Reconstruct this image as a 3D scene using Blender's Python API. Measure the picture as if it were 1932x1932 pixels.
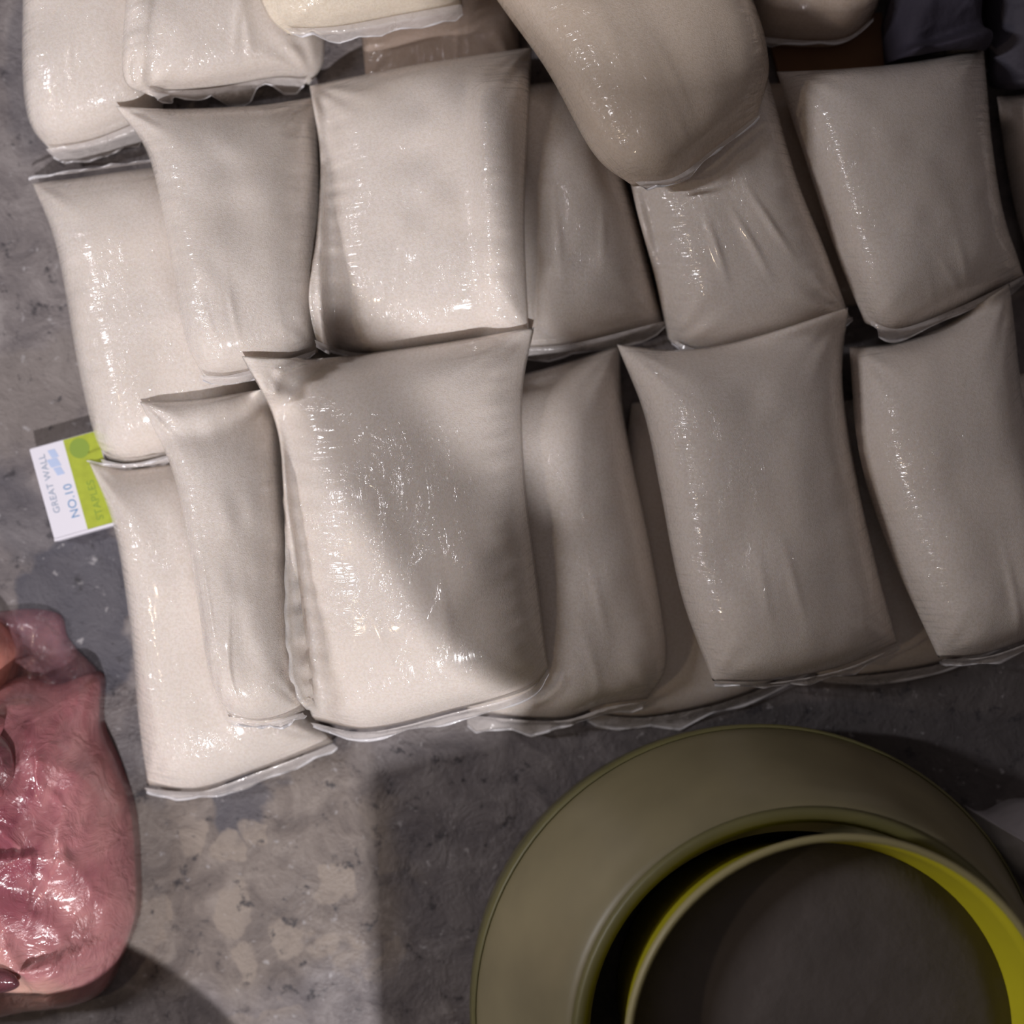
import bpy, bmesh, math, random
import numpy as np
from mathutils import Vector
C = bpy.context.scene
for o in list(bpy.data.objects): bpy.data.objects.remove(o)
rng = np.random.RandomState(7); random.seed(7)

# ------------------------------------------------------------------ camera, light, exposure
HC, W, N = 0.85, 0.64, 1932.0          # camera height, floor width of the frame, frame size
cam_d = bpy.data.cameras.new('camera'); cam = bpy.data.objects.new('camera', cam_d)
C.collection.objects.link(cam); C.camera = cam
cam.location = (0, 0, HC); cam.rotation_euler = (0, 0, 0)
cam_d.sensor_width = 36; cam_d.lens = 36*HC/W
cam_d.clip_start = 0.02
cam_d.dof.use_dof = True; cam_d.dof.focus_distance = 0.765; cam_d.dof.aperture_fstop = 2.9
world = bpy.data.worlds.new('world'); C.world = world; world.use_nodes = True
world.node_tree.nodes['Background'].inputs[0].default_value = (0.80, 0.69, 0.68, 1)
world.node_tree.nodes['Background'].inputs[1].default_value = 0.115
def area(name, loc, aim, size, power, col, sy=None):
    l = bpy.data.lights.new(name, 'AREA'); l.energy = power; l.color = col
    l.shape = 'RECTANGLE'; l.size = size; l.size_y = sy or size
    o = bpy.data.objects.new(name, l); C.collection.objects.link(o); o.location = loc
    o.rotation_euler = (Vector(aim)-Vector(loc)).to_track_quat('-Z', 'Y').to_euler()
    return o
KEY = (0.05, -1.75, 1.95)
area('key_lamp', KEY, (-0.05, 0, 0), 0.055, 53, (1.0, 0.965, 0.985))
area('side_tube', (-1.35, 0.15, 1.05), (0, 0, 0), 0.03, 8.5, (0.97, 0.95, 1.0), 0.35)
area('warm_bulb', (-1.15, -0.30, 1.15), (0, 0, 0), 0.05, 1.5, (1.0, 0.78, 0.55))
C.view_settings.view_transform = 'Standard'; C.view_settings.look = 'None'
C.view_settings.gamma = 1; C.view_settings.use_curve_mapping = False
C.view_settings.exposure = 0.0

# ------------------------------------------------------------------ helpers
def at(px, py, z=0.0):
    k = W/N*(HC-z)/HC
    return ((px-966)*k, (966-py)*k)
def tag(o, label=None, cat=None, group=None, kind=None):
    if label: o['label'] = label
    if cat: o['category'] = cat
    if group: o['group'] = group
    if kind: o['kind'] = kind
    return o
def mesh(name, verts, faces, mat, parent=None, smooth=True, uvs=None):
    me = bpy.data.meshes.new(name); me.from_pydata([tuple(map(float, v)) for v in verts], [], faces); me.validate()
    if smooth: me.polygons.foreach_set('use_smooth', [True]*len(me.polygons))
    if uvs is not None:
        ul = me.uv_layers.new(name='uv'); li = np.zeros(len(me.loops), int); me.loops.foreach_get('vertex_index', li)
        ul.data.foreach_set('uv', np.asarray(uvs, float)[li].ravel())
    if mat: me.materials.append(mat)
    o = bpy.data.objects.new(name, me); C.collection.objects.link(o)
    if parent: o.parent = parent; o.matrix_parent_inverse = parent.matrix_world.inverted()
    return o
def empty(name, loc):
    o = bpy.data.objects.new(name, None); C.collection.objects.link(o); o.location = loc
    o.empty_display_size = .02; bpy.context.view_layer.update(); return o
def bm_obj(name, bm, mat, parent=None, smooth=False):
    me = bpy.data.meshes.new(name); bm.to_mesh(me); bm.free()
    if smooth: me.polygons.foreach_set('use_smooth', [True]*len(me.polygons))
    me.materials.append(mat); o = bpy.data.objects.new(name, me); C.collection.objects.link(o)
    if parent: o.parent = parent; o.matrix_parent_inverse = parent.matrix_world.inverted()
    return o
class NT:
    def __init__(s, name):
        s.m = bpy.data.materials.new(name); s.m.use_nodes = True; s.t = s.m.node_tree
        s.p = s.t.nodes['Principled BSDF']; s.out = s.t.nodes['Material Output']
    def n(s, typ, ins=None, **kw):
        nd = s.t.nodes.new(typ)
        for k, v in kw.items(): setattr(nd, k, v)
        for k, v in (ins or {}).items():
            if isinstance(v, bpy.types.NodeSocket): s.t.links.new(v, nd.inputs[k])
            else: nd.inputs[k].default_value = v
        return nd
    def set(s, **kw):
        for k, v in kw.items():
            i = s.p.inputs[k.replace('_', ' ')]
            if isinstance(v, bpy.types.NodeSocket): s.t.links.new(v, i)
            else: i.default_value = v
    def ramp(s, fac, stops):
        r = s.n('ShaderNodeValToRGB', {0: fac}); e = r.color_ramp.elements
        while len(e) < len(stops): e.new(.5)
        for i, (p, c) in enumerate(stops): e[i].position = p; e[i].color = (*c, 1)
        return r.outputs[0]
    def mix(s, fac, a, b, mode='MIX'):
        r = s.n('ShaderNodeMixRGB', {0: fac, 1: a, 2: b}, blend_type=mode); return r.outputs[0]
    def noise(s, vec, scale, detail=3, rough=.5, dist=0):
        return s.n('ShaderNodeTexNoise', {'Vector': vec, 'Scale': scale, 'Detail': detail, 'Roughness': rough, 'Distortion': dist}).outputs[0]
    def math(s, op, a, b=0.0):
        return s.n('ShaderNodeMath', {0: a, 1: b}, operation=op).outputs[0]
    def bump(s, h, strength, dist, normal=None):
        d = {'Height': h, 'Strength': strength, 'Distance': dist}
        if normal: d['Normal'] = normal
        return s.n('ShaderNodeBump', d).outputs[0]

# ------------------------------------------------------------------ materials
def sugar_mat(name, base, coat=1.0, seed=0.0):
    M = NT(name); geo = M.n('ShaderNodeNewGeometry').outputs['Position']
    uv = M.n('ShaderNodeUVMap', uv_map='uv').outputs[0]
    oi = M.n('ShaderNodeObjectInfo').outputs['Random']
    sp = M.n('ShaderNodeSeparateXYZ', {0: uv})
    grain = M.noise(geo, 1400, 2, .7)
    blot = M.noise(geo, 22, 3)
    c = M.mix(M.math('ADD', M.math('MULTIPLY', grain, .45), M.ramp(M.noise(geo, 620, 2, .6), [(.42, (0,)*3), (.62, (.42,)*3)])), (*base, 1), (base[0]*.80, base[1]*.76, base[2]*.70, 1))
    c = M.mix(M.ramp(blot, [(.35, (0, 0, 0)), (.75, (.35, .35, .35))]), c, (base[0]*.93, base[1]*.88, base[2]*.81, 1))
    M.set(Base_Color=c, Roughness=.85, Specular_IOR_Level=.25)
    M.set(Subsurface_Weight=.25, Subsurface_Radius=(.5, .35, .2), Subsurface_Scale=.008)
    M.set(Normal=M.bump(grain, .4, .0008))
    # clinging film: fine cross wrinkles near the sides, loose creases elsewhere
    off = M.n('ShaderNodeCombineXYZ', {0: M.math('MULTIPLY', oi, 37.0), 1: M.math('MULTIPLY', oi, 19.0)}).outputs[0]
    v1 = M.n('ShaderNodeVectorMath', {0: uv, 1: off}, operation='ADD').outputs[0]
    mp = M.n('ShaderNodeMapping', {'Vector': v1, 'Scale': (5, 46, 1), 'Rotation': (0, 0, .10)}).outputs[0]
    w1 = M.noise(mp, 1.0, 2, .55, .3)
    mp2 = M.n('ShaderNodeMapping', {'Vector': v1, 'Scale': (9, 5, 1), 'Rotation': (0, 0, .5)}).outputs[0]
    w2 = M.noise(mp2, 1.6, 4, .6, 1.2)
    crease = M.math('ABSOLUTE', M.math('SUBTRACT', w2, .5))
    side = M.math('ABSOLUTE', M.math('SUBTRACT', sp.outputs[0], .5))
    side = M.ramp(side, [(.20, (.02,)*3), (.36, (1,)*3)])
    h = M.math('ADD', M.math('MULTIPLY', w1, side), M.math('MULTIPLY', M.ramp(crease, [(0, (1,)*3), (.05, (0,)*3)]), .07))
    M.set(Coat_Weight=coat, Coat_Roughness=.11, Coat_IOR=1.5, Coat_Normal=M.bump(h, .75, .0030))
    return M.m
SUGAR = sugar_mat('sugar_in_clear_film', (.82, .755, .712))
CREAM = sugar_mat('sugar_cream', (.83, .745, .63))
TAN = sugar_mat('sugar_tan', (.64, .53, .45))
DIM = sugar_mat('sugar_shade_tone', (.38, .30, .255))  # darker copy of the sugar colour, with shade painted in
MID = sugar_mat('sugar_beige', (.70, .60, .51))
def film_mat(name, col, alpha, rough=.12):
    M = NT(name); geo = M.n('ShaderNodeNewGeometry').outputs['Position']
    w = M.noise(geo, 90, 3, .6, 1.0)
    M.set(Base_Color=(*col, 1), Roughness=rough, Specular_IOR_Level=.9, Normal=M.bump(w, .6, .002))
    a = M.math('ADD', M.math('MULTIPLY', w, .35), alpha-.17)
    M.set(Alpha=a)
    return M.m
FILM = film_mat('clear_plastic_film', (.84, .79, .77), .36)

def plain(name, col, rough=.6, bumpsc=0, bumpd=.001, var=.0, varsc=20, **kw):
    M = NT(name); geo = M.n('ShaderNodeNewGeometry').outputs['Position']
    c = (*col, 1)
    if var: c = M.mix(M.ramp(M.noise(geo, varsc, 4), [(.35, (0,)*3), (.7, (1,)*3)]), c, tuple(x*(1-var) for x in col)+(1,))
    M.set(Base_Color=c, Roughness=rough, **kw)
    if bumpsc: M.set(Normal=M.bump(M.noise(geo, bumpsc, 4), .6, bumpd))
    return M.m

def floor_mat():
    M = NT('grimy_concrete'); geo = M.n('ShaderNodeNewGeometry').outputs['Position']
    big = M.noise(geo, 7, 5, .55, .4); mid = M.noise(geo, 38, 6, .68, .6); fine = M.noise(geo, 260, 3, .7)
    warp = M.n('ShaderNodeVectorMath', {0: M.n('ShaderNodeTexNoise', {'Vector': geo, 'Scale': 16.0, 'Detail': 4.0}).outputs[1], 1: (.5, .5, .5)}, operation='SUBTRACT').outputs[0]
    wpos = M.n('ShaderNodeVectorMath', {0: geo, 1: M.n('ShaderNodeVectorMath', {0: warp, 1: (.09, .09, 0)}, operation='MULTIPLY').outputs[0]}, operation='ADD').outputs[0]
    def patch(px, py, rx, ry, soft=.35):          # an irregular stain, worn spot or darkened area at this place
        cx, cy = at(px, py); k = W/N
        d = M.n('ShaderNodeVectorMath', {0: wpos, 1: (cx, cy, 0)}, operation='SUBTRACT').outputs[0]
        d = M.n('ShaderNodeVectorMath', {0: d, 1: (1/(rx*k), 1/(ry*k), 0)}, operation='MULTIPLY').outputs[0]
        l = M.n('ShaderNodeVectorMath', {0: d}, operation='LENGTH').outputs['Value']
        return M.ramp(M.math('MULTIPLY', l, .5), [(.5-soft/2, (1,)*3), (.5, (0,)*3)])
    c = M.ramp(mid, [(.30, (.115, .100, .105)), (.50, (.20, .176, .175)), (.72, (.31, .28, .275))])
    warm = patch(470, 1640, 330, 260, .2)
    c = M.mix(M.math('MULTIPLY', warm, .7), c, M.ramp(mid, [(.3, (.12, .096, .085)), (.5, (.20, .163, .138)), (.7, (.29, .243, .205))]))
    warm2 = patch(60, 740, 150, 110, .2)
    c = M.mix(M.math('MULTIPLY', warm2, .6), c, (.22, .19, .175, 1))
    for q, amt in ((patch(150, 1130, 120, 190, .12), .85), (patch(40, 960, 130, 100, .3), .5), (patch(470, 1530, 70, 90, .2), .75), (patch(270, 1420, 40, 120, .2), .3), (patch(1060, 1620, 420, 330, .3), .3), (patch(1640, 1400, 520, 170, .3), .8), (patch(60, 120, 60, 160, .3), .4)):  # the two large lower right patches only darken the floor
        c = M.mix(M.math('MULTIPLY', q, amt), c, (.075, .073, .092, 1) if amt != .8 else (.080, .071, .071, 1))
    # pale worn aggregate stones
    vo = M.n('ShaderNodeTexVoronoi', {'Vector': wpos, 'Scale': 31.0, 'Randomness': .9, 'Exponent': 2.6}, distance='MINKOWSKI')
    sel = M.n('ShaderNodeSeparateColor', {0: vo.outputs['Color']}).outputs[0]
    st = M.math('MULTIPLY', M.ramp(vo.outputs['Distance'], [(.40, (1,)*3), (.46, (0,)*3)]), M.ramp(sel, [(.40, (0,)*3), (.44, (1,)*3)]))
    st = M.math('MULTIPLY', st, M.ramp(mid, [(.30, (.35,)*3), (.50, (1,)*3)]))
    stm = patch(500, 1700, 330, 260, .4)
    c = M.mix(M.math('MULTIPLY', M.math('MULTIPLY', st, stm), .85), c, (.30, .25, .212, 1))
    speck = M.ramp(M.noise(geo, 120, 3, .6), [(.64, (0,)*3), (.72, (1,)*3)])
    c = M.mix(M.math('MULTIPLY', speck, .6), c, (.46, .44, .45, 1))
    pit = M.ramp(M.noise(geo, 75, 5, .7), [(.34, (1,)*3), (.42, (0,)*3)])
    c = M.mix(M.math('MULTIPLY', pit, .85), c, (.04, .036, .042, 1))
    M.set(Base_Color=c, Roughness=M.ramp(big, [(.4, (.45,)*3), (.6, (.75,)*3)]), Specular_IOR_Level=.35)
    hh = M.math('ADD', mid, M.math('MULTIPLY', fine, .25))
    M.set(Normal=M.bump(hh, .6, .005))
    return M.m

# ------------------------------------------------------------------ the setting
bm = bmesh.new(); bmesh.ops.create_grid(bm, x_segments=2, y_segments=2, size=2.5)
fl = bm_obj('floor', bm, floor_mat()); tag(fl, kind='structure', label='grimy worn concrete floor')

# ------------------------------------------------------------------ relief map: what already lies there
CS = .002; GN = 500
H = np.zeros((GN, GN))
def blur(A, n):
    for _ in range(n):
        P = np.pad(A, 1, mode='edge'); A = (P[:-2, 1:-1]+P[2:, 1:-1]+P[1:-1, :-2]+P[1:-1, 2:]+2*A)/6
    return A
def hs(x, y):
    H = HS[0]
    fx = np.clip(np.asarray(x)/CS+GN/2, 1, GN-3); fy = np.clip(np.asarray(y)/CS+GN/2, 1, GN-3)
    i = fx.astype(int); j = fy.astype(int); a = fx-i; b = fy-j
    return (H[j, i]*(1-a)+H[j, i+1]*a)*(1-b)+(H[j+1, i]*(1-a)+H[j+1, i+1]*a)*b
HS = [H]
def stamp(x, y, z):
    global H
    G = np.zeros((GN, GN))
    i = np.clip(np.rint(x/CS+GN/2).astype(int), 0, GN-1).ravel(); j = np.clip(np.rint(y/CS+GN/2).astype(int), 0, GN-1).ravel()
    np.maximum.at(G, (j, i), z.ravel())
    P = np.pad(G, 1); D = G.copy()
    for a in range(3):
        for b in range(3): D = np.maximum(D, P[a:a+GN, b:b+GN])
    H = np.maximum(H, D)
    P = np.pad(H, 1); D2 = H.copy()
    for a in range(3):
        for b in range(3): D2 = np.maximum(D2, P[a:a+GN, b:b+GN])
    HS[0] = np.maximum(H, blur(D2, 5))
def curve(pts, n):
    p = np.array(pts, float)
    if len(p) == 2: return p[0]+(p[1]-p[0])*np.linspace(0, 1, n)[:, None]
    q = np.vstack([2*p[0]-p[1], p, 2*p[-1]-p[-2]]); out = []
    for i in range(1, len(q)-2):
        for t in np.linspace(0, 1, 24, endpoint=False):
            a, b, c, d = q[i-1:i+3]
            out.append(.5*((2*b)+(-a+c)*t+(2*a-5*b+4*c-d)*t*t+(-a+3*b-3*c+d)*t**3))
    out.append(p[-1]); out = np.array(out)
    s = np.r_[0, np.cumsum(np.linalg.norm(np.diff(out, axis=0), axis=1))]
    t = np.linspace(0, s[-1], n)
    return np.c_[np.interp(t, s, out[:, 0]), np.interp(t, s, out[:, 1])]
def smooth_noise(nu, nv, k, r):
    a = r.randn(max(3, int(nv/k))+2, max(3, int(nu/k))+2)
    yi = np.linspace(0, a.shape[0]-1.001, nv); xi = np.linspace(0, a.shape[1]-1.001, nu)
    y0 = yi.astype(int); x0 = xi.astype(int); fy = (yi-y0); fx = (xi-x0); fy = fy*fy*(3-2*fy); fx = fx*fx*(3-2*fx)
    A = a[y0][:, x0]; B = a[y0][:, x0+1]; Cc = a[y0+1][:, x0]; D = a[y0+1][:, x0+1]
    return (A*(1-fx)+B*fx)*(1-fy[:, None])+(Cc*(1-fx)+D*fx)*fy[:, None]

BAG_GROUP = None
def sugar_bag(label, top, right, bottom, left, T=.050, mat=None, seal=24, lift=0.0, seed=0, wr=1.0, topseal=0, tilt=.0, level=.75, pct=70):
    """pillow bag: outline read off as four edges, laid on whatever is already in the relief map"""
    r = np.random.RandomState(100+seed); mat = mat or SUGAR
    nu, nv = 84, 112
    tp, bt = curve(top, nu), curve(bottom, nu); lf, rt = curve(left, nv), curve(right, nv)
    u = np.linspace(0, 1, nu)[None, :]; v = np.linspace(0, 1, nv)[:, None]
    u3, v3 = u[..., None], v[..., None]
    P = (1-v3)*tp[None]+v3*bt[None]+(1-u3)*lf[:, None]+u3*rt[:, None]
    P = P-((1-u3)*(1-v3)*tp[0]+u3*(1-v3)*tp[-1]+(1-u3)*v3*bt[0]+u3*v3*bt[-1])
    U = np.abs(2*u-1); V = np.abs(2*v-1)
    f = (1-U**2.5)**.56*(1-V**3.4)**.58
    f = np.clip(f, 0, 1)
    low = smooth_noise(nu, nv, 26, r)*.045+smooth_noise(nu, nv, 11, r)*.014
    zc = np.full((nv, nu), .05)
    for it in range(4):
        x = (P[..., 0]-966)*W/N*(HC-zc)/HC; y = (966-P[..., 1])*W/N*(HC-zc)/HC
        h = hs(x, y)
        tgt = h+.46*T*f; wgt = f**2+.02
        A = np.c_[np.ones(h.size), x.ravel(), y.ravel()]; w2 = np.sqrt(wgt).ravel()
        sol = np.linalg.lstsq(A*w2[:, None], tgt.ravel()*w2, rcond=None)[0]
        sol[1] *= level; sol[0] += np.percentile((tgt.ravel()-A@sol)[f.ravel() > .55], pct)
        pl = (A@sol).reshape(h.shape)+lift+tilt*(.5-v)*2
        # edges droop a little towards what lies below
        edge = 1-f
        zc = pl-np.minimum(edge**3*T*.30, np.maximum(pl-h-.001, 0))
        zc = np.maximum(zc, h+.0015)
    for _ in range(3): zc = np.maximum(blur(zc, 4), h+.0012)
    x = (P[..., 0]-966)*W/N*(HC-zc)/HC; y = (966-P[..., 1])*W/N*(HC-zc)/HC
    h = hs(x, y)
    up = .54*T*f*(1+low)
    # puckers across the side rolls and fans of creases out of the corners
    puck = np.interp(np.linspace(0, 1, nv), np.linspace(0, 1, 60), r.randn(60))[:, None]
    side = np.exp(-((u-.10)/.07)**2)+np.exp(-((u-.90)/.07)**2)
    up = up+wr*.00045*puck*side*f
    for cu, cv in ((0, 0), (1, 0), (0, 1), (1, 1)):
        du, dv = np.abs(u-cu)+1e-4, np.abs(v-cv)*1.45+1e-4
        ang = np.arctan2(dv, du); d = np.sqrt(du**2+dv**2)
        up = up+wr*.0011*np.sin(ang*(11+r.randint(5))+r.rand()*6)*np.exp(-(d/.24)**2)*np.clip(f*3, 0, 1)
    for k in range(3):                                   # short loose creases low on the face
        a = r.uniform(.15, .85); b = r.uniform(.6, .95); an = r.uniform(-.5, .5)
        du = (u-a)+(v-b)*an; up = up+wr*.0009*np.exp(-(du/.018)**2)*np.exp(-((v-b)/.10)**2)*f
    bot = np.maximum(zc-.46*T*f, h+.0006)
    topz = np.maximum(zc+up, bot+.0006+.30*T*f)
    # keep soft where it is pushed up from below
    rim = np.zeros_like(f, bool); rim[0] = rim[-1] = True; rim[:, 0] = rim[:, -1] = True
    zr = np.maximum(zc, h+.0008); topz[rim] = zr[rim]; bot[rim] = zr[rim]
    tb = blur(topz, 2); topz = np.where(rim, topz, np.maximum(tb, bot+.0003))
    ctr = (float(x.mean()), float(y.mean()), float(bot.min()))
    root = empty('sugar_bag', ctr)
    tag(root, label, 'sugar bag', 'clear plastic bags of sugar piled on the floor')
    V_ = []; F = []; UV = []
    idx = np.arange(nu*nv).reshape(nv, nu)
    uu = np.broadcast_to(u, (nv, nu)); vv = np.broadcast_to(v, (nv, nu))
    V_ = np.c_[x.ravel(), y.ravel(), topz.ravel()].tolist(); UV = np.c_[uu.ravel(), vv.ravel()].tolist()
    bi = idx.copy(); k = nu*nv
    for j in range(nv):
        for i in range(nu):
            if not rim[j, i]:
                bi[j, i] = k; k += 1; V_.append((x[j, i], y[j, i], bot[j, i])); UV.append((uu[j, i], vv[j, i]))
    for j in range(nv-1):
        for i in range(nu-1):
            F.append((idx[j, i], idx[j+1, i], idx[j+1, i+1], idx[j, i+1]))
            F.append((bi[j, i], bi[j, i+1], bi[j+1, i+1], bi[j+1, i]))
    mesh('filled_pouch', V_, [tuple(int(a) for a in q) for q in F], mat, root, True, UV)
    stamp(x, y, topz)
    # welded film seals: a thin rumpled strip beyond an edge
    def flap(name, row, inner, length, curl):
        n = nu; m = 9; e = P[row]; inn = P[inner]
        d = e-inn; d = d/np.linalg.norm(d, axis=1)[:, None]; d = np.array([blur1(d[:, 0], 30), blur1(d[:, 1], 30)]).T
        ln = length*.8*(1+.30*np.interp(np.linspace(0, 1, n), np.linspace(0, 1, 9), r.randn(9)))*np.clip(np.minimum(np.linspace(0, 9, n)+.6, np.linspace(9, 0, n)+.6), 0, 1)
        vs = []; fs = []; wob = np.interp(np.linspace(0, 1, n), np.linspace(0, 1, 16), r.randn(16))
        XS = []
        for s in range(m):
            t = s/(m-1); q = e+d*(ln*t)[:, None]; zb = zc[row]
            xx = (q[:, 0]-966)*W/N*(HC-zb)/HC; yy = (966-q[:, 1])*W/N*(HC-zb)/HC
            hh = hs(xx, yy); z = np.maximum(zr[row]+(-.006*t)+.0016*wob*t+curl*t*t, np.minimum(hh, zr[row]+.01)+.0008)
            vs += np.c_[xx, yy, z].tolist(); XS.append((xx, yy, z))
        top_n = len(vs); vs += [(a, b, c-.00025) for a, b, c in vs]
        for s in range(m-1):
            for i in range(n-1):
                a = s*n+i; fs.append((a, a+n, a+n+1, a+1)); b = a+top_n; fs.append((b, b+1, b+n+1, b+n))
        for i in range(n-1): a = (m-1)*n+i; fs.append((a, a+top_n, a+1+top_n, a+1))
        mesh(name, vs, fs, FILM, root)
        # the folded lip that catches the light
        xx, yy, z = XS[-1]; vs = []; fs = []; R = .0009; K = 6; rk = np.clip(.55+.6*np.interp(np.linspace(0, 1, n), np.linspace(0, 1, 12), r.randn(12)), .12, 1.2)
        for i in range(n):
            for q in range(K):
                an = 2*math.pi*q/K; vs.append((xx[i], yy[i]+R*rk[i]*math.cos(an), z[i]+R*rk[i]*.6*math.sin(an)+.0006))
        for i in range(n-1):
            for q in range(K): a = i*K+q; b = i*K+(q+1) % K; fs.append((a, b, b+K, a+K))
        mesh('welded_edge', vs, fs, EDGE, root.children[-1] if root.children else root)
    if seal: flap('bottom_seal', -1, -5, seal, .001)
    if topseal: flap('top_seal', 0, 4, topseal, .002)
    return root
def blur1(a, n):
    for _ in range(n):
        p = np.pad(a, 1, mode='edge'); a = (p[:-2]+p[2:]+2*a)/4
    return a
EDGE = film_mat('film_weld', (.86, .85, .88), .8, .15)

S = sugar_bag
# lowest layer ------------------------------------------------------
S('bag coloured as shaded in the dim gap at the top, behind the brightest bag', [(640, -330), (950, -340)], [(950, -340), (985, 160)], [(690, 150), (850, 165), (985, 160)], [(640, -330), (690, 150)], T=.018, mat=DIM, seed=1, seal=14)
S('bag at the top left corner standing furthest left in the top row', [(40, -330), (290, -340)], [(290, -340), (330, -40), (305, 225)],
  [(98, 290), (190, 272), (305, 225)], [(40, -330), (46, -50), (50, 205), (98, 290)], T=.058, seed=2, seal=26)
S('shaded bag below the large blurred top bag, between brightest and wrinkled bags', [(890, 170), (1100, 150)], [(1100, 150), (1190, 370), (1252, 610)],
  [(900, 660), (1060, 662), (1252, 625)], [(890, 170), (900, 660)], T=.060, mat=SUGAR, seed=3, seal=22)
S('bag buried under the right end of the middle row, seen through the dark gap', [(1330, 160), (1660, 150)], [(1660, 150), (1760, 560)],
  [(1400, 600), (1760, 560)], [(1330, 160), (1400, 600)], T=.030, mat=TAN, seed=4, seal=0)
S('lowest bag under the bottom row, its limp clear seal out at centre right', [(1190, 760), (1500, 720)], [(1500, 720), (1560, 1230)],
  [(1110, 1345), (1230, 1350), (1400, 1310), (1560, 1230)], [(1190, 760), (1110, 1345)], T=.026, seed=6, seal=34)
S('lowest bag under the right end of the bottom row, seal on the dark floor', [(1560, 760), (1960, 700)], [(1960, 700), (1990, 1150)],
  [(1540, 1275), (1650, 1270), (1800, 1240), (1990, 1150)], [(1560, 760), (1540, 1275)], T=.026, seed=7, seal=26)
S('shaded bag in the bottom row, half under the largest front bag', [(800, 740), (990, 705), (1168, 652)], [(1168, 652), (1180, 800), (1232, 1050), (1258, 1240), (1222, 1318)],
  [(880, 1345), (1050, 1355), (1140, 1330), (1222, 1318)], [(800, 740), (850, 1000), (880, 1345)], T=.062, seed=5, seal=32)
# top and middle rows --------------------------------------------------
S('heavily creased bag in the top row, second from the left edge', [(225, -330), (560, -340)], [(560, -340), (600, -60), (612, 100), (585, 160)],
  [(285, 182), (400, 178), (520, 158), (585, 160)], [(225, -330), (240, -60), (232, 140), (285, 182)], T=.056, seed=8, seal=26, wr=3.2, mat=SUGAR)
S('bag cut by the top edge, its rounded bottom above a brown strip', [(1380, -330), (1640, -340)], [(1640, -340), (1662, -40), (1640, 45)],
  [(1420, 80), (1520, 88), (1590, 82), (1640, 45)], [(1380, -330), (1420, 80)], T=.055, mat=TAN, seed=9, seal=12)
S('bag on the far left of the middle row beside the bare floor', [(60, 345), (140, 336), (240, 322), (400, 300)], [(400, 300), (470, 560), (500, 700), (470, 815)],
  [(200, 868), (250, 876), (318, 862), (470, 815)], [(60, 345), (108, 470), (148, 690), (175, 810), (200, 868)], T=.058, seed=10, seal=14, topseal=10)
S('bag in the middle row, second from the left, with long ripples down its left roll', [(218, 200), (330, 206), (480, 200), (598, 182)], [(598, 182), (604, 400), (600, 665)],
  [(385, 712), (440, 718), (530, 704), (600, 690)], [(218, 200), (282, 300), (325, 500), (350, 640), (385, 712)], T=.056, seed=11, seal=16, tilt=.004, level=.25)
S('wrinkled bag in the middle row, its top under the large blurred bag', [(1150, 130), (1440, 110)], [(1440, 110), (1500, 330), (1560, 480), (1605, 600)],
  [(1262, 645), (1330, 668), (1480, 655), (1605, 620)], [(1150, 130), (1195, 370), (1235, 520), (1262, 645)], T=.058, seed=12, seal=16, wr=2.6, level=.4)
S('rightmost full bag of the middle row, striped shine down its left roll', [(1465, 135), (1600, 130), (1720, 118), (1856, 90)], [(1856, 90), (1868, 260), (1890, 400), (1932, 520)],
  [(1632, 610), (1690, 628), (1800, 595), (1932, 540)], [(1465, 135), (1530, 330), (1580, 480), (1632, 610)], T=.060, seed=13, seal=18, level=.4)
S('pale bag at the right edge beside the upper rightmost bag', [(1880, 182), (2120, 160)], [(2120, 160), (2150, 560)],
  [(1965, 560), (2150, 560)], [(1880, 182), (1915, 380), (1965, 560)], T=.05, seed=14, seal=12)
S('brightest upright bag at the centre of the middle row, topmost there', [(584, 162), (700, 138), (850, 112), (1004, 88)], [(1004, 88), (996, 250), (990, 430), (998, 632)],
  [(598, 645), (680, 670), (830, 660), (998, 632)], [(584, 162), (604, 300), (596, 450), (582, 560), (598, 645)], T=.060, seed=15, seal=16, wr=1.5, tilt=-.004, level=.35)

# ------------------------------------------------------------------ staples box (stands on the floor, touched by the bag)
def px_poly(pts, z): return [at(a, b, z) for a, b in pts]
def prism(name, pts, z0, z1, mat, parent=None):
    bm = bmesh.new(); lo = [bm.verts.new((x, y, z0)) for x, y in pts]; hi = [bm.verts.new((x, y, z1)) for x, y in pts]
    n = len(pts); bm.faces.new(hi); bm.faces.new(lo[::-1])
    for i in range(n): bm.faces.new((lo[i], lo[(i+1) % n], hi[(i+1) % n], hi[i]))
    bmesh.ops.recalc_face_normals(bm, faces=bm.faces)
    return bm_obj(name, bm, mat, parent)
BZ = .0135
bl, tl = Vector(at(103, 1020, BZ)), Vector(at(55, 847, BZ)); e_u = (tl-bl); LEN = e_u.length; e_u.normalize()
e_v = Vector((e_u.y, -e_u.x)); WID = .043          # u runs up the long side, v to the right
def bx(u, v): p = bl+e_u*u+e_v*v; return (p.x, p.y)
root = empty('staples_box', (*bx(LEN/2, WID/2), 0))
tag(root, 'small white and lime green box of staples on the floor left of the pile', 'staples box')
WHITE = plain('white_card', (.80, .78, .86), .45, Specular_IOR_Level=.4)
LIME = plain('lime_print', (.43, .50, .045), .4, var=.15, varsc=200)
LIME2 = plain('darker_lime_print', (.25, .36, .05), .4)
BLUE = plain('blue_print', (.16, .33, .58), .4); PALEBLUE = plain('pale_blue_print', (.50, .60, .84), .4); GREYP = plain('grey_blue_print', (.33, .40, .52), .4)
bm = bmesh.new(); pts = [bx(0, 0), bx(LEN, 0), bx(LEN, WID), bx(0, WID)]
lo = [bm.verts.new((x, y, .0002)) for x, y in pts]; hi = [bm.verts.new((x, y, BZ)) for x, y in pts]
bm.faces.new(hi); bm.faces.new(lo)
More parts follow.
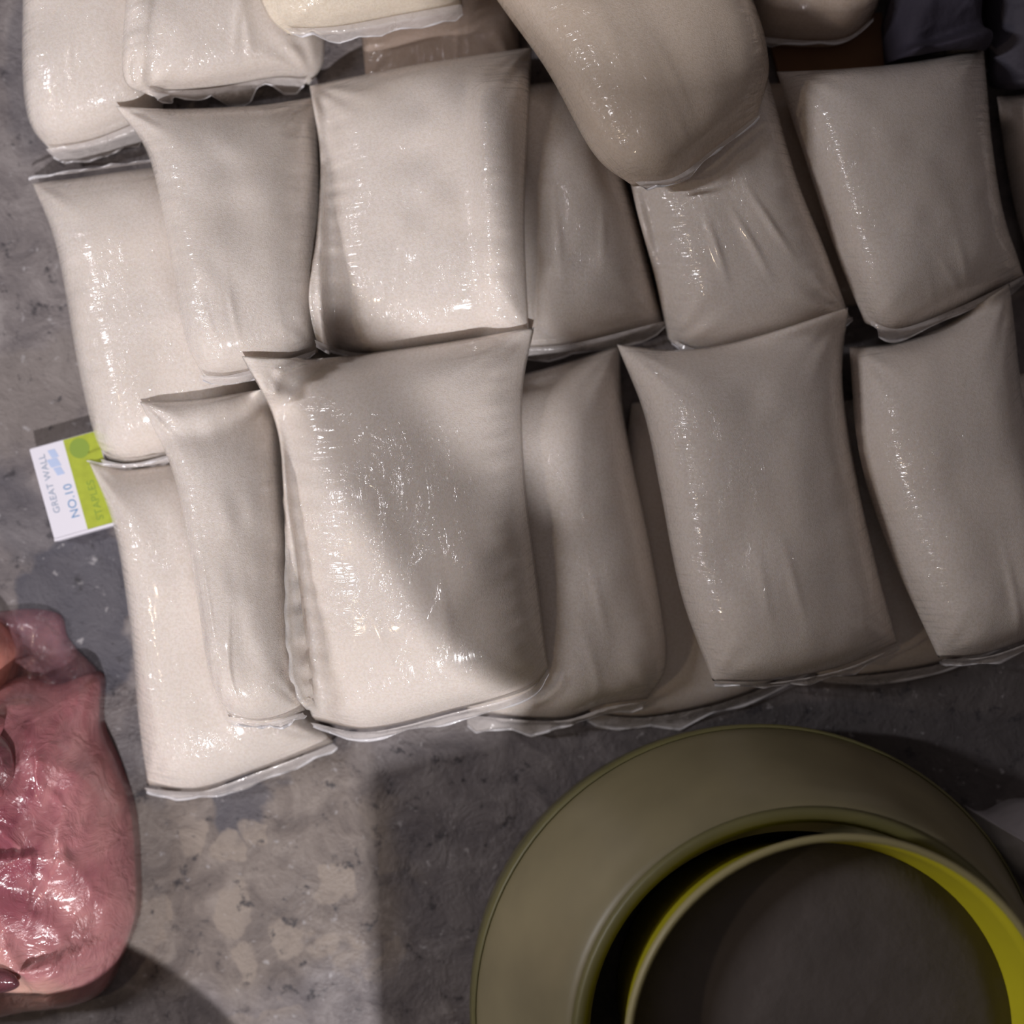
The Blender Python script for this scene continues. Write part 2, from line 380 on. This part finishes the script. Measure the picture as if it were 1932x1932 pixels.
for i in range(4): bm.faces.new((lo[i], lo[(i+1) % 4], hi[(i+1) % 4], hi[i]))
bmesh.ops.recalc_face_normals(bm, faces=bm.faces); bmesh.ops.bevel(bm, geom=bm.edges[:], offset=.0004, segments=2, affect='EDGES')
bm_obj('carton', bm, WHITE, root)
tag(prism('green_panel', [bx(.0012, .0215), bx(LEN-.0004, .0215), bx(LEN-.0004, WID-.0004), bx(.0012, WID-.0004)], BZ, BZ+.00012, LIME, root), 'lime green printed panel')
tag(prism('lid_flap', [bx(-.0006, .0), bx(.0010, .0), bx(.0010, WID), bx(-.0006, WID)], BZ*.25, BZ+.0004, WHITE, root), 'white folded end flap')
cc = bx(LEN*.865, .030)
prism('round_emblem', [(cc[0]+.0062*math.cos(a*math.pi/14), cc[1]+.0062*math.sin(a*math.pi/14)) for a in range(28)], BZ+.00012, BZ+.0002, LIME2, root)
# pale blue wall-like emblem: slanted stepped blocks
for u0, v0, w, h in ((.84, .0105, .09, .0060), (.745, .0085, .09, .0080), (.65, .0110, .085, .0062)):
    prism('wall_emblem', [bx(LEN*u0, v0+.0015), bx(LEN*(u0+w), v0), bx(LEN*(u0+w), v0+h-.0015), bx(LEN*u0, v0+h)], BZ, BZ+.0001, PALEBLUE, root)
def lettering(txt, u, v, size, mat, z, name, stretch=1.0):
    cu = bpy.data.curves.new(name, 'FONT'); cu.body = txt; cu.size = size; cu.extrude = .00004; cu.space_character = 1.05
    tmp = bpy.data.objects.new(name, cu); C.collection.objects.link(tmp); bpy.context.view_layer.update()
    me = bpy.data.meshes.new_from_object(tmp.evaluated_get(bpy.context.evaluated_depsgraph_get())); bpy.data.objects.remove(tmp)
    me.materials.clear(); me.materials.append(mat)
    ang = math.atan2(e_u.y, e_u.x); p = bx(u, v)
    for vt in me.vertices:
        a, b = vt.co.x*stretch, vt.co.y
        vt.co = (p[0]+a*math.cos(ang)-b*math.sin(ang), p[1]+a*math.sin(ang)+b*math.cos(ang), z+vt.co.z)
    o = bpy.data.objects.new(name, me); C.collection.objects.link(o); o.parent = root; o.matrix_parent_inverse = root.matrix_world.inverted()
    return o
tag(lettering('GREAT WALL', LEN*.27, .0082, .0058, GREYP, BZ+.00012, 'lettering', 1.02), 'pale blue capitals GREAT WALL')
tag(lettering('NO.10', LEN*.17, .0190, .0074, BLUE, BZ+.0001, 'lettering', 1.0), 'blue characters NO.10')
tag(lettering('STAPLES', LEN*.08, .0330, .0066, LIME2, BZ+.00022, 'lettering', 1.0), 'dark green word STAPLES')
gx, gy = np.meshgrid(np.linspace(0, LEN, 40), np.linspace(0, WID, 30))
stamp(bl.x+e_u.x*gx+e_v.x*gy, bl.y+e_u.y*gx+e_v.y*gy, np.full(gx.shape, BZ+.0006))

# bottom row ------------------------------------------------------------
S('bag at left end of bottom row, its sealed bottom lowest of all on the floor', [(168, 872), (240, 884), (340, 870), (400, 850)], [(400, 850), (470, 1100), (560, 1300), (630, 1400)],
  [(278, 1482), (380, 1488), (490, 1452), (630, 1400)], [(168, 872), (218, 1000), (248, 1190), (262, 1360), (278, 1482)], T=.054, seed=16, seal=24, topseal=8)
S('narrow bag second from the left in the bottom row, against the largest bag', [(264, 758), (380, 752), (530, 730)], [(524, 730), (544, 950), (562, 1180), (576, 1340)],
  [(432, 1352), (500, 1362), (576, 1345)], [(264, 758), (330, 900), (368, 1090), (396, 1270), (432, 1352)], T=.056, seed=17, seal=18, wr=1.4, tilt=.006, level=.2)
S('bottom row bag right of centre with a broken line of highlights on its left roll', [(1164, 650), (1280, 660), (1400, 642), (1600, 580)], [(1600, 580), (1590, 730), (1620, 920), (1662, 1100), (1694, 1212)],
  [(1345, 1285), (1450, 1285), (1580, 1262), (1694, 1216)], [(1164, 650), (1215, 780), (1245, 920), (1285, 1120), (1345, 1285)], T=.062, seed=18, seal=22)
S('bag at the right end of the bottom row cut by the edge of the picture', [(1602, 655), (1700, 645), (1790, 610), (1905, 535)], [(1905, 535), (1930, 760), (1990, 960), (2060, 1160)],
  [(1770, 1240), (1850, 1235), (1940, 1205), (2060, 1160)], [(1602, 655), (1622, 860), (1680, 1040), (1770, 1240)], T=.062, seed=19, seal=22)
S('largest front bag in the centre of the bottom row, diagonal shadow across it', [(456, 672), (600, 676), (800, 652), (1008, 618)], [(1008, 618), (986, 740), (990, 900), (1012, 1080), (1034, 1260)],
  [(590, 1358), (700, 1378), (860, 1345), (990, 1312), (1034, 1270)], [(456, 672), (520, 800), (536, 950), (556, 1150), (572, 1290), (590, 1358)], T=.064, seed=20, seal=22, wr=1.2, tilt=-.008, level=.4)
# thrown on top -----------------------------------------------------------
S('cream bag cut by the top edge, on the creased bag, with white folded bottom', [(420, -330), (800, -360)], [(800, -360), (850, -130), (872, 20)],
  [(545, 66), (640, 62), (760, 40), (872, 20)], [(420, -330), (450, -130), (500, 20), (545, 66)], T=.052, mat=CREAM, seed=21, seal=22, wr=2.4)
S('large blurred bag thrown across the pile at top centre right', [(760, -340), (1180, -420)], [(1180, -420), (1390, -60), (1450, 110), (1428, 225)],
  [(1195, 352), (1270, 345), (1350, 290), (1428, 235)], [(760, -340), (900, -60), (1030, 130), (1120, 290), (1195, 352)], T=.062, mat=MID, seed=22, seal=12, wr=.5, lift=.004)


# ------------------------------------------------------------------ loose soft things
def lump(name, outline, T, mat, parent=None, crump=.2, seed=0, z0=None, freq=1.0, flat=.5, nr=70, na=190):
    """soft closed body over a closed outline (pixels), crumpled into facets"""
    r = np.random.RandomState(500+seed); o = curve(outline+[outline[0]], na+1)[:-1]; c = o.mean(0)
    t = np.linspace(0, 1, nr)[:, None]; P = c+(o-c)[None]*t[..., None]
    zc = T*.3
    x = (P[..., 0]-966)*W/N*(HC-zc)/HC; y = (966-P[..., 1])*W/N*(HC-zc)/HC
    h = hs(x, y) if z0 is None else np.full(x.shape, z0)
    dome = (1-t**3.0)**flat*np.ones_like(x)
    # crumple: distance to nearest of random folds at two scales, domain warped
    def fold(k, sc):
        s = r.rand(k, 2)*np.array([np.ptp(x), np.ptp(y)])+np.array([x.min(), y.min()]); q = r.randn(k, 2); q /= np.linalg.norm(q, axis=1)[:, None]
        d = np.hypot(x[..., None]-s[:, 0], y[..., None]-s[:, 1]); i = np.argsort(d, axis=-1)
        a = i[..., 0]; return (d.min(-1)*.9+(x-s[a, 0])*q[a, 0]*.5+(y-s[a, 1])*q[a, 1]*.5)*sc
    cr = fold(int(26*freq), 1.0)+fold(int(110*freq), .55)
    cr = cr-cr.mean()
    for _ in range(2):
        cr = (np.roll(cr, 1, 1)+np.roll(cr, -1, 1)+2*cr)/4
    for j in range(int(nr*.12)): cr[j] = cr[j]*(j/(nr*.12))+cr[int(nr*.12)].mean()*(1-j/(nr*.12))
    top = h+dome*T+cr*crump*np.clip((1-t)*5, 0, 1)
    top = np.maximum(top, h+.0008); top[-1] = h[-1]+.0008; top[0] = top[0].mean()
    vs = np.c_[x.ravel(), y.ravel(), top.ravel()].tolist(); k = len(vs)
    vs += np.c_[x[1:-1].ravel(), y[1:-1].ravel(), (h[1:-1]+.0003).ravel()].tolist(); vs.append((x[0, 0], y[0, 0], float(h[0, 0])+.0003))
    fs = []
    bi = lambda j, i: (j*na+i if j == nr-1 else k+(j-1)*na+i)
    for j in range(nr-1):
        for i in range(na):
            i2 = (i+1) % na
            if j == 0:
                fs.append((i, na+i, na+i2)); fs.append((len(vs)-1, bi(1, i2), bi(1, i)))
            else:
                fs.append((j*na+i, (j+1)*na+i, (j+1)*na+i2, j*na+i2)); fs.append((bi(j, i), bi(j, i2), bi(j+1, i2), bi(j+1, i)))
    ob = mesh(name, vs, fs, mat, parent, True)
    bm = bmesh.new(); bm.from_mesh(ob.data); bmesh.ops.remove_doubles(bm, verts=bm.verts, dist=1e-7); bmesh.ops.recalc_face_normals(bm, faces=bm.faces); bm.to_mesh(ob.data); bm.free()
    return ob
def film_colour(name, a, b, c3, alpha, sc=14, rough=.16):
    M = NT(name); geo = M.n('ShaderNodeNewGeometry').outputs['Position']
    n1 = M.noise(geo, sc, 4, .6, .8)
    c = M.ramp(n1, [(.34, b), (.50, a), (.68, c3)])
    M.set(Base_Color=c, Roughness=rough, Coat_Weight=.8, Coat_Roughness=.08, Alpha=M.ramp(M.noise(geo, 40, 4, .6), [(.3, (alpha-.12,)*3), (.7, (alpha+.12,)*3)]))
    M.set(Subsurface_Weight=.3, Subsurface_Radius=(1, .4, .3), Subsurface_Scale=.01)
    M.set(Normal=M.bump(M.noise(geo, 55, 5, .6, 1.2), .7, .004))
    return M.m
PINK = film_colour('pink_plastic', (.60, .275, .28), (.34, .10, .13), (.78, .46, .38), .90, sc=9)
PINKTHIN = film_colour('thin_pink_plastic', (.40, .20, .24), (.28, .12, .16), (.52, .27, .27), .38)
root = empty('plastic_bag', (*at(80, 1560), 0))
tag(root, 'crumpled translucent pink plastic bag on the floor at the lower left', 'plastic bag')
H0 = H.copy(); 
tag(lump('bag_mouth', [(-120, 1200), (-60, 1165), (10, 1152), (70, 1150), (112, 1162), (124, 1200), (142, 1226), (186, 1278), (184, 1350), (120, 1400), (20, 1420), (-90, 1380)], .014, PINKTHIN, root, .25, 2, freq=.5), 'thin see-through mouth of the bag')
tag(lump('folded_handle', [(-90, 1190), (-30, 1165), (10, 1185), (30, 1222), (22, 1270), (0, 1330), (-60, 1350)], .040, film_colour('salmon_plastic', (.66, .24, .19), (.50, .15, .14), (.74, .33, .27), .9), root, .2, 3), 'brighter salmon fold of the bag')

pb = lump('bag_body', [(-160, 1300), (-20, 1290), (40, 1275), (100, 1290), (178, 1275), (182, 1370), (215, 1450), (243, 1540), (252, 1650), (250, 1740), (215, 1830), (185, 1885), (130, 1910), (40, 1922), (-60, 1935), (-180, 1900), (-260, 1600)], .060, PINK, root, .30, 1, freq=.55)
co = np.array([v.co for v in pb.data.vertices]); stamp(co[:, 0]+root.location.x*0, co[:, 1], co[:, 2])
HS[0] = blur(HS[0], 3)
PSHADE = film_colour('pink_fold_shade', (.20, .07, .085), (.09, .03, .04), (.34, .14, .15), .93)  # dark film colour standing in for shade in a hollow and a tuck
PORANGE = film_colour('orange_pink_film', (.72, .40, .30), (.58, .25, .22), (.85, .62, .45), .85)
tag(lump('hollow_shade', [(-60, 1372), (-5, 1362), (40, 1352), (78, 1392), (82, 1440), (50, 1470), (0, 1490), (-50, 1480)], .007, PSHADE, root, .14, 11, nr=40, na=90), 'dark patch standing in for shade between folds')
tag(lump('crossing_fold', [(-40, 1376), (12, 1350), (46, 1330), (60, 1345), (44, 1400), (66, 1452), (60, 1470), (30, 1420), (10, 1392), (-30, 1400)], .011, PINK, root, .12, 12, nr=40, na=90), 'fold of film across the hollow')
tag(lump('pale_fold', [(-60, 1500), (0, 1490), (28, 1520), (22, 1600), (30, 1690), (14, 1740), (-20, 1700), (-60, 1600)], .009, PORANGE, root, .18, 13, nr=40, na=90), 'paler orange fold')
tag(lump('tuck_shade', [(34, 1775), (64, 1768), (92, 1780), (98, 1800), (76, 1815), (44, 1812)], .006, PSHADE, root, .08, 14, nr=30, na=70), 'small dark patch standing in for shade in a tuck')

# basin and bucket, lower right
def lathe(name, prof, cx, cy, mat, parent=None, tilt=(0, 0), n=96, ring=False):
    vs = []; fs = []
    for r, z in prof:
        for i in range(n):
            a = 2*math.pi*i/n; x, y = r*math.cos(a), r*math.sin(a); vs.append((cx+x+z*tilt[0], cy+y+z*tilt[1], z))
    for j in range(len(prof)-1):
        for i in range(n): a = j*n+i; b = j*n+(i+1) % n; fs.append((a, b, b+n, a+n))
    if ring:
        for i in range(n): a = (len(prof)-1)*n+i; b = (len(prof)-1)*n+(i+1) % n; fs.append((a, b, (i+1) % n, i))
    else: fs.append(tuple(range(n))[::-1]); fs.append(tuple((len(prof)-1)*n+i for i in range(n)))
    ob = mesh(name, vs, fs, mat, parent, True)
    bm = bmesh.new(); bm.from_mesh(ob.data); bmesh.ops.recalc_face_normals(bm, faces=bm.faces); bm.to_mesh(ob.data); bm.free(); return ob
BX, BY = .150, -.296
OLIVE = plain('olive_plastic', (.30, .262, .150), .42, var=.38, varsc=9, Specular_IOR_Level=.5)
YEL = plain('yellow_plastic', (.72, .66, .03), .35, var=.25, varsc=10)
DARK = plain('dark_contents', (.135, .115, .108), .8, 40, .004, var=.4, varsc=12)
bs = empty('plastic_basin', (BX, BY, 0)); tag(bs, 'large round olive yellow plastic basin with a dark inside, on the floor at lower right', 'basin')
lathe('sloping_wall', [(.111, .0004), (.166, .0004), (.1685, .03), (.1675, .050), (.163, .060), (.150, .092), (.138, .122), (.131, .134), (.127, .137), (.1225, .1365), (.1195, .134), (.118, .125), (.1175, .112), (.112, .110), (.111, .02)], BX-.010, BY-.006, OLIVE, bs, (.13, .15), ring=True)
YR = plain('yellow_rim_plastic', (.20, .185, .075), .45, var=.3, varsc=12)
tag(lathe('foot_band', [(.1686, .0300), (.1697, .0305), (.1699, .0480), (.1682, .0505), (.1676, .0500)], BX-.010, BY-.006, YR, bs, (.13, .15), ring=True), 'yellower band round the foot')
tag(lathe('inner_lip', [(.1185, .1345), (.1215, .1385), (.1245, .1385), (.1275, .1370), (.1225, .1362)], BX-.010, BY-.006, YR, bs, (.13, .15), ring=True), 'yellow green inner lip')
tag(lathe('inner_well', [(.084, .0005), (.090, .02), (.1075, .148), (.1100, .160), (.1085, .1608), (.106, .150), (.090, .024), (.084, .02)], BX+.002, BY+.002, YEL, bs, (.10, .12)), 'bright yellow inner well')
tag(lathe('well_rim', [(.1102, .1590), (.1120, .1610), (.1120, .1635), (.1105, .1650), (.1088, .1645), (.1080, .1625), (.1084, .1605)], BX+.002, BY+.002, plain('beige_olive_rim', (.36, .32, .16), .4), bs, (.10, .12), ring=True), 'thin beige olive rim of the well')
tag(lathe('dark_contents', [(.088, .024), (.1025, .124), (.085, .130), (.05, .133), (.01, .134)], BX+.002, BY+.002, DARK, bs, (.10, .12)), 'dark contents of the basin')

# things along the right and top edges
WCLOTH = plain('white_plastic', (.90, .88, .94), .35, 60, .003, Coat_Weight=.5)
tag(lump('plastic_wrapper', [(1838, 1532), (1875, 1545), (1940, 1520), (2040, 1540), (2080, 1640), (1990, 1700), (1925, 1655), (1880, 1625), (1852, 1585)], .075, WCLOTH, None, .3, 6), 'white crumpled plastic wrapper at the right edge above the bucket', 'wrapper')
BLUEC = plain('dark_blue_cloth', (.042, .036, .058), .8, 80, .003, var=.3)
BLUEV = plain('violet_grey_cloth', (.085, .078, .105), .75, 80, .003, var=.3)
tag(lump('folded_cloth', [(1672, -180), (1760, -200), (1852, -190), (1856, -60), (1850, 50), (1842, 112), (1740, 125), (1680, 128), (1668, 0)], .045, BLUEC, None, .12, 7), 'dark blue cloth at the top edge behind the rightmost middle row bag', 'cloth')
tag(lump('folded_cloth', [(1868, -180), (1960, -200), (2120, -190), (2140, 40), (2100, 150), (1990, 172), (1880, 168), (1866, 60)], .045, BLUEV, None, .12, 8), 'greyish violet cloth in the top right corner', 'cloth')
CARD = plain('brown_cardboard', (.23, .115, .055), .85, 120, .001, var=.5, varsc=14)
root = None
tag(prism('cardboard_piece', px_poly([(1452, 92), (1452, 40), (1660, 30), (1664, 150), (1470, 160)], 0), .0004, .006, CARD), 'brown cardboard strip under the bags near the top edge', 'cardboard')

# ------------------------------------------------------------------ added unseen blockers, shaped to cast shadows on the pile
BLOCK_MAT = plain('dark_blocker', (.10, .09, .085), .7, 30, .003)
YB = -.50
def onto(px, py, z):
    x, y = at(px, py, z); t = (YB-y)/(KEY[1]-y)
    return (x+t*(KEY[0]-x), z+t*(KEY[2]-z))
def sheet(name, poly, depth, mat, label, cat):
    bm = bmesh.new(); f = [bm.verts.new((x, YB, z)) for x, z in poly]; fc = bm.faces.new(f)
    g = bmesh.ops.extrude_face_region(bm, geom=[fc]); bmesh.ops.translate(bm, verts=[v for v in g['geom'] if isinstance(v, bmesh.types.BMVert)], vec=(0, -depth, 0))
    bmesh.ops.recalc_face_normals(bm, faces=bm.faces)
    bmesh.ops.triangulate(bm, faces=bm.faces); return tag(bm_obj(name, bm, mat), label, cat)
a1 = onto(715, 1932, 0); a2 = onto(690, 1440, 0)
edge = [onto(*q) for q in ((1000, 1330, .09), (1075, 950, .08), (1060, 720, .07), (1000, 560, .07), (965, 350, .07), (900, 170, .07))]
sheet('shadow_panel', [(a1[0]+.004, 0), a1, a2, (edge[0][0]-.01, a2[1]+.02)]+edge+[(edge[-1][0]-.01, .80), (.9, .80), (.9, 0)], .02, BLOCK_MAT, 'unseen partition standing at the near side of the pile', 'blocker')  # added out of view, outline projected from the wanted shadow edges
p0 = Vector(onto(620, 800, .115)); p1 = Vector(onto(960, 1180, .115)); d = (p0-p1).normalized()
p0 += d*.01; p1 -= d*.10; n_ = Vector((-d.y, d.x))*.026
sheet('shadow_bar', [tuple(p0+n_*.7), tuple(p0-n_*.5), tuple(p1-n_*1.3), tuple(p1+n_*1.3)], .02, BLOCK_MAT, 'plank added out of view for the diagonal shadow, by the partition', 'shadow_bar')  # added bar, placed to throw the diagonal shadow on the front bag
o_ = empty('basin', (-.31, -.575, 0)); tag(o_, 'unseen round grey basin added to cast the curved shadow at lower left', 'basin')
lathe('added_basin_wall', [(.17, .0004), (.205, .150), (.21, .154), (.202, .154), (.165, .01)], -.31, -.575, plain('grey_plastic', (.12, .12, .13), .5), o_)  # added out of view to throw the curved floor shadow
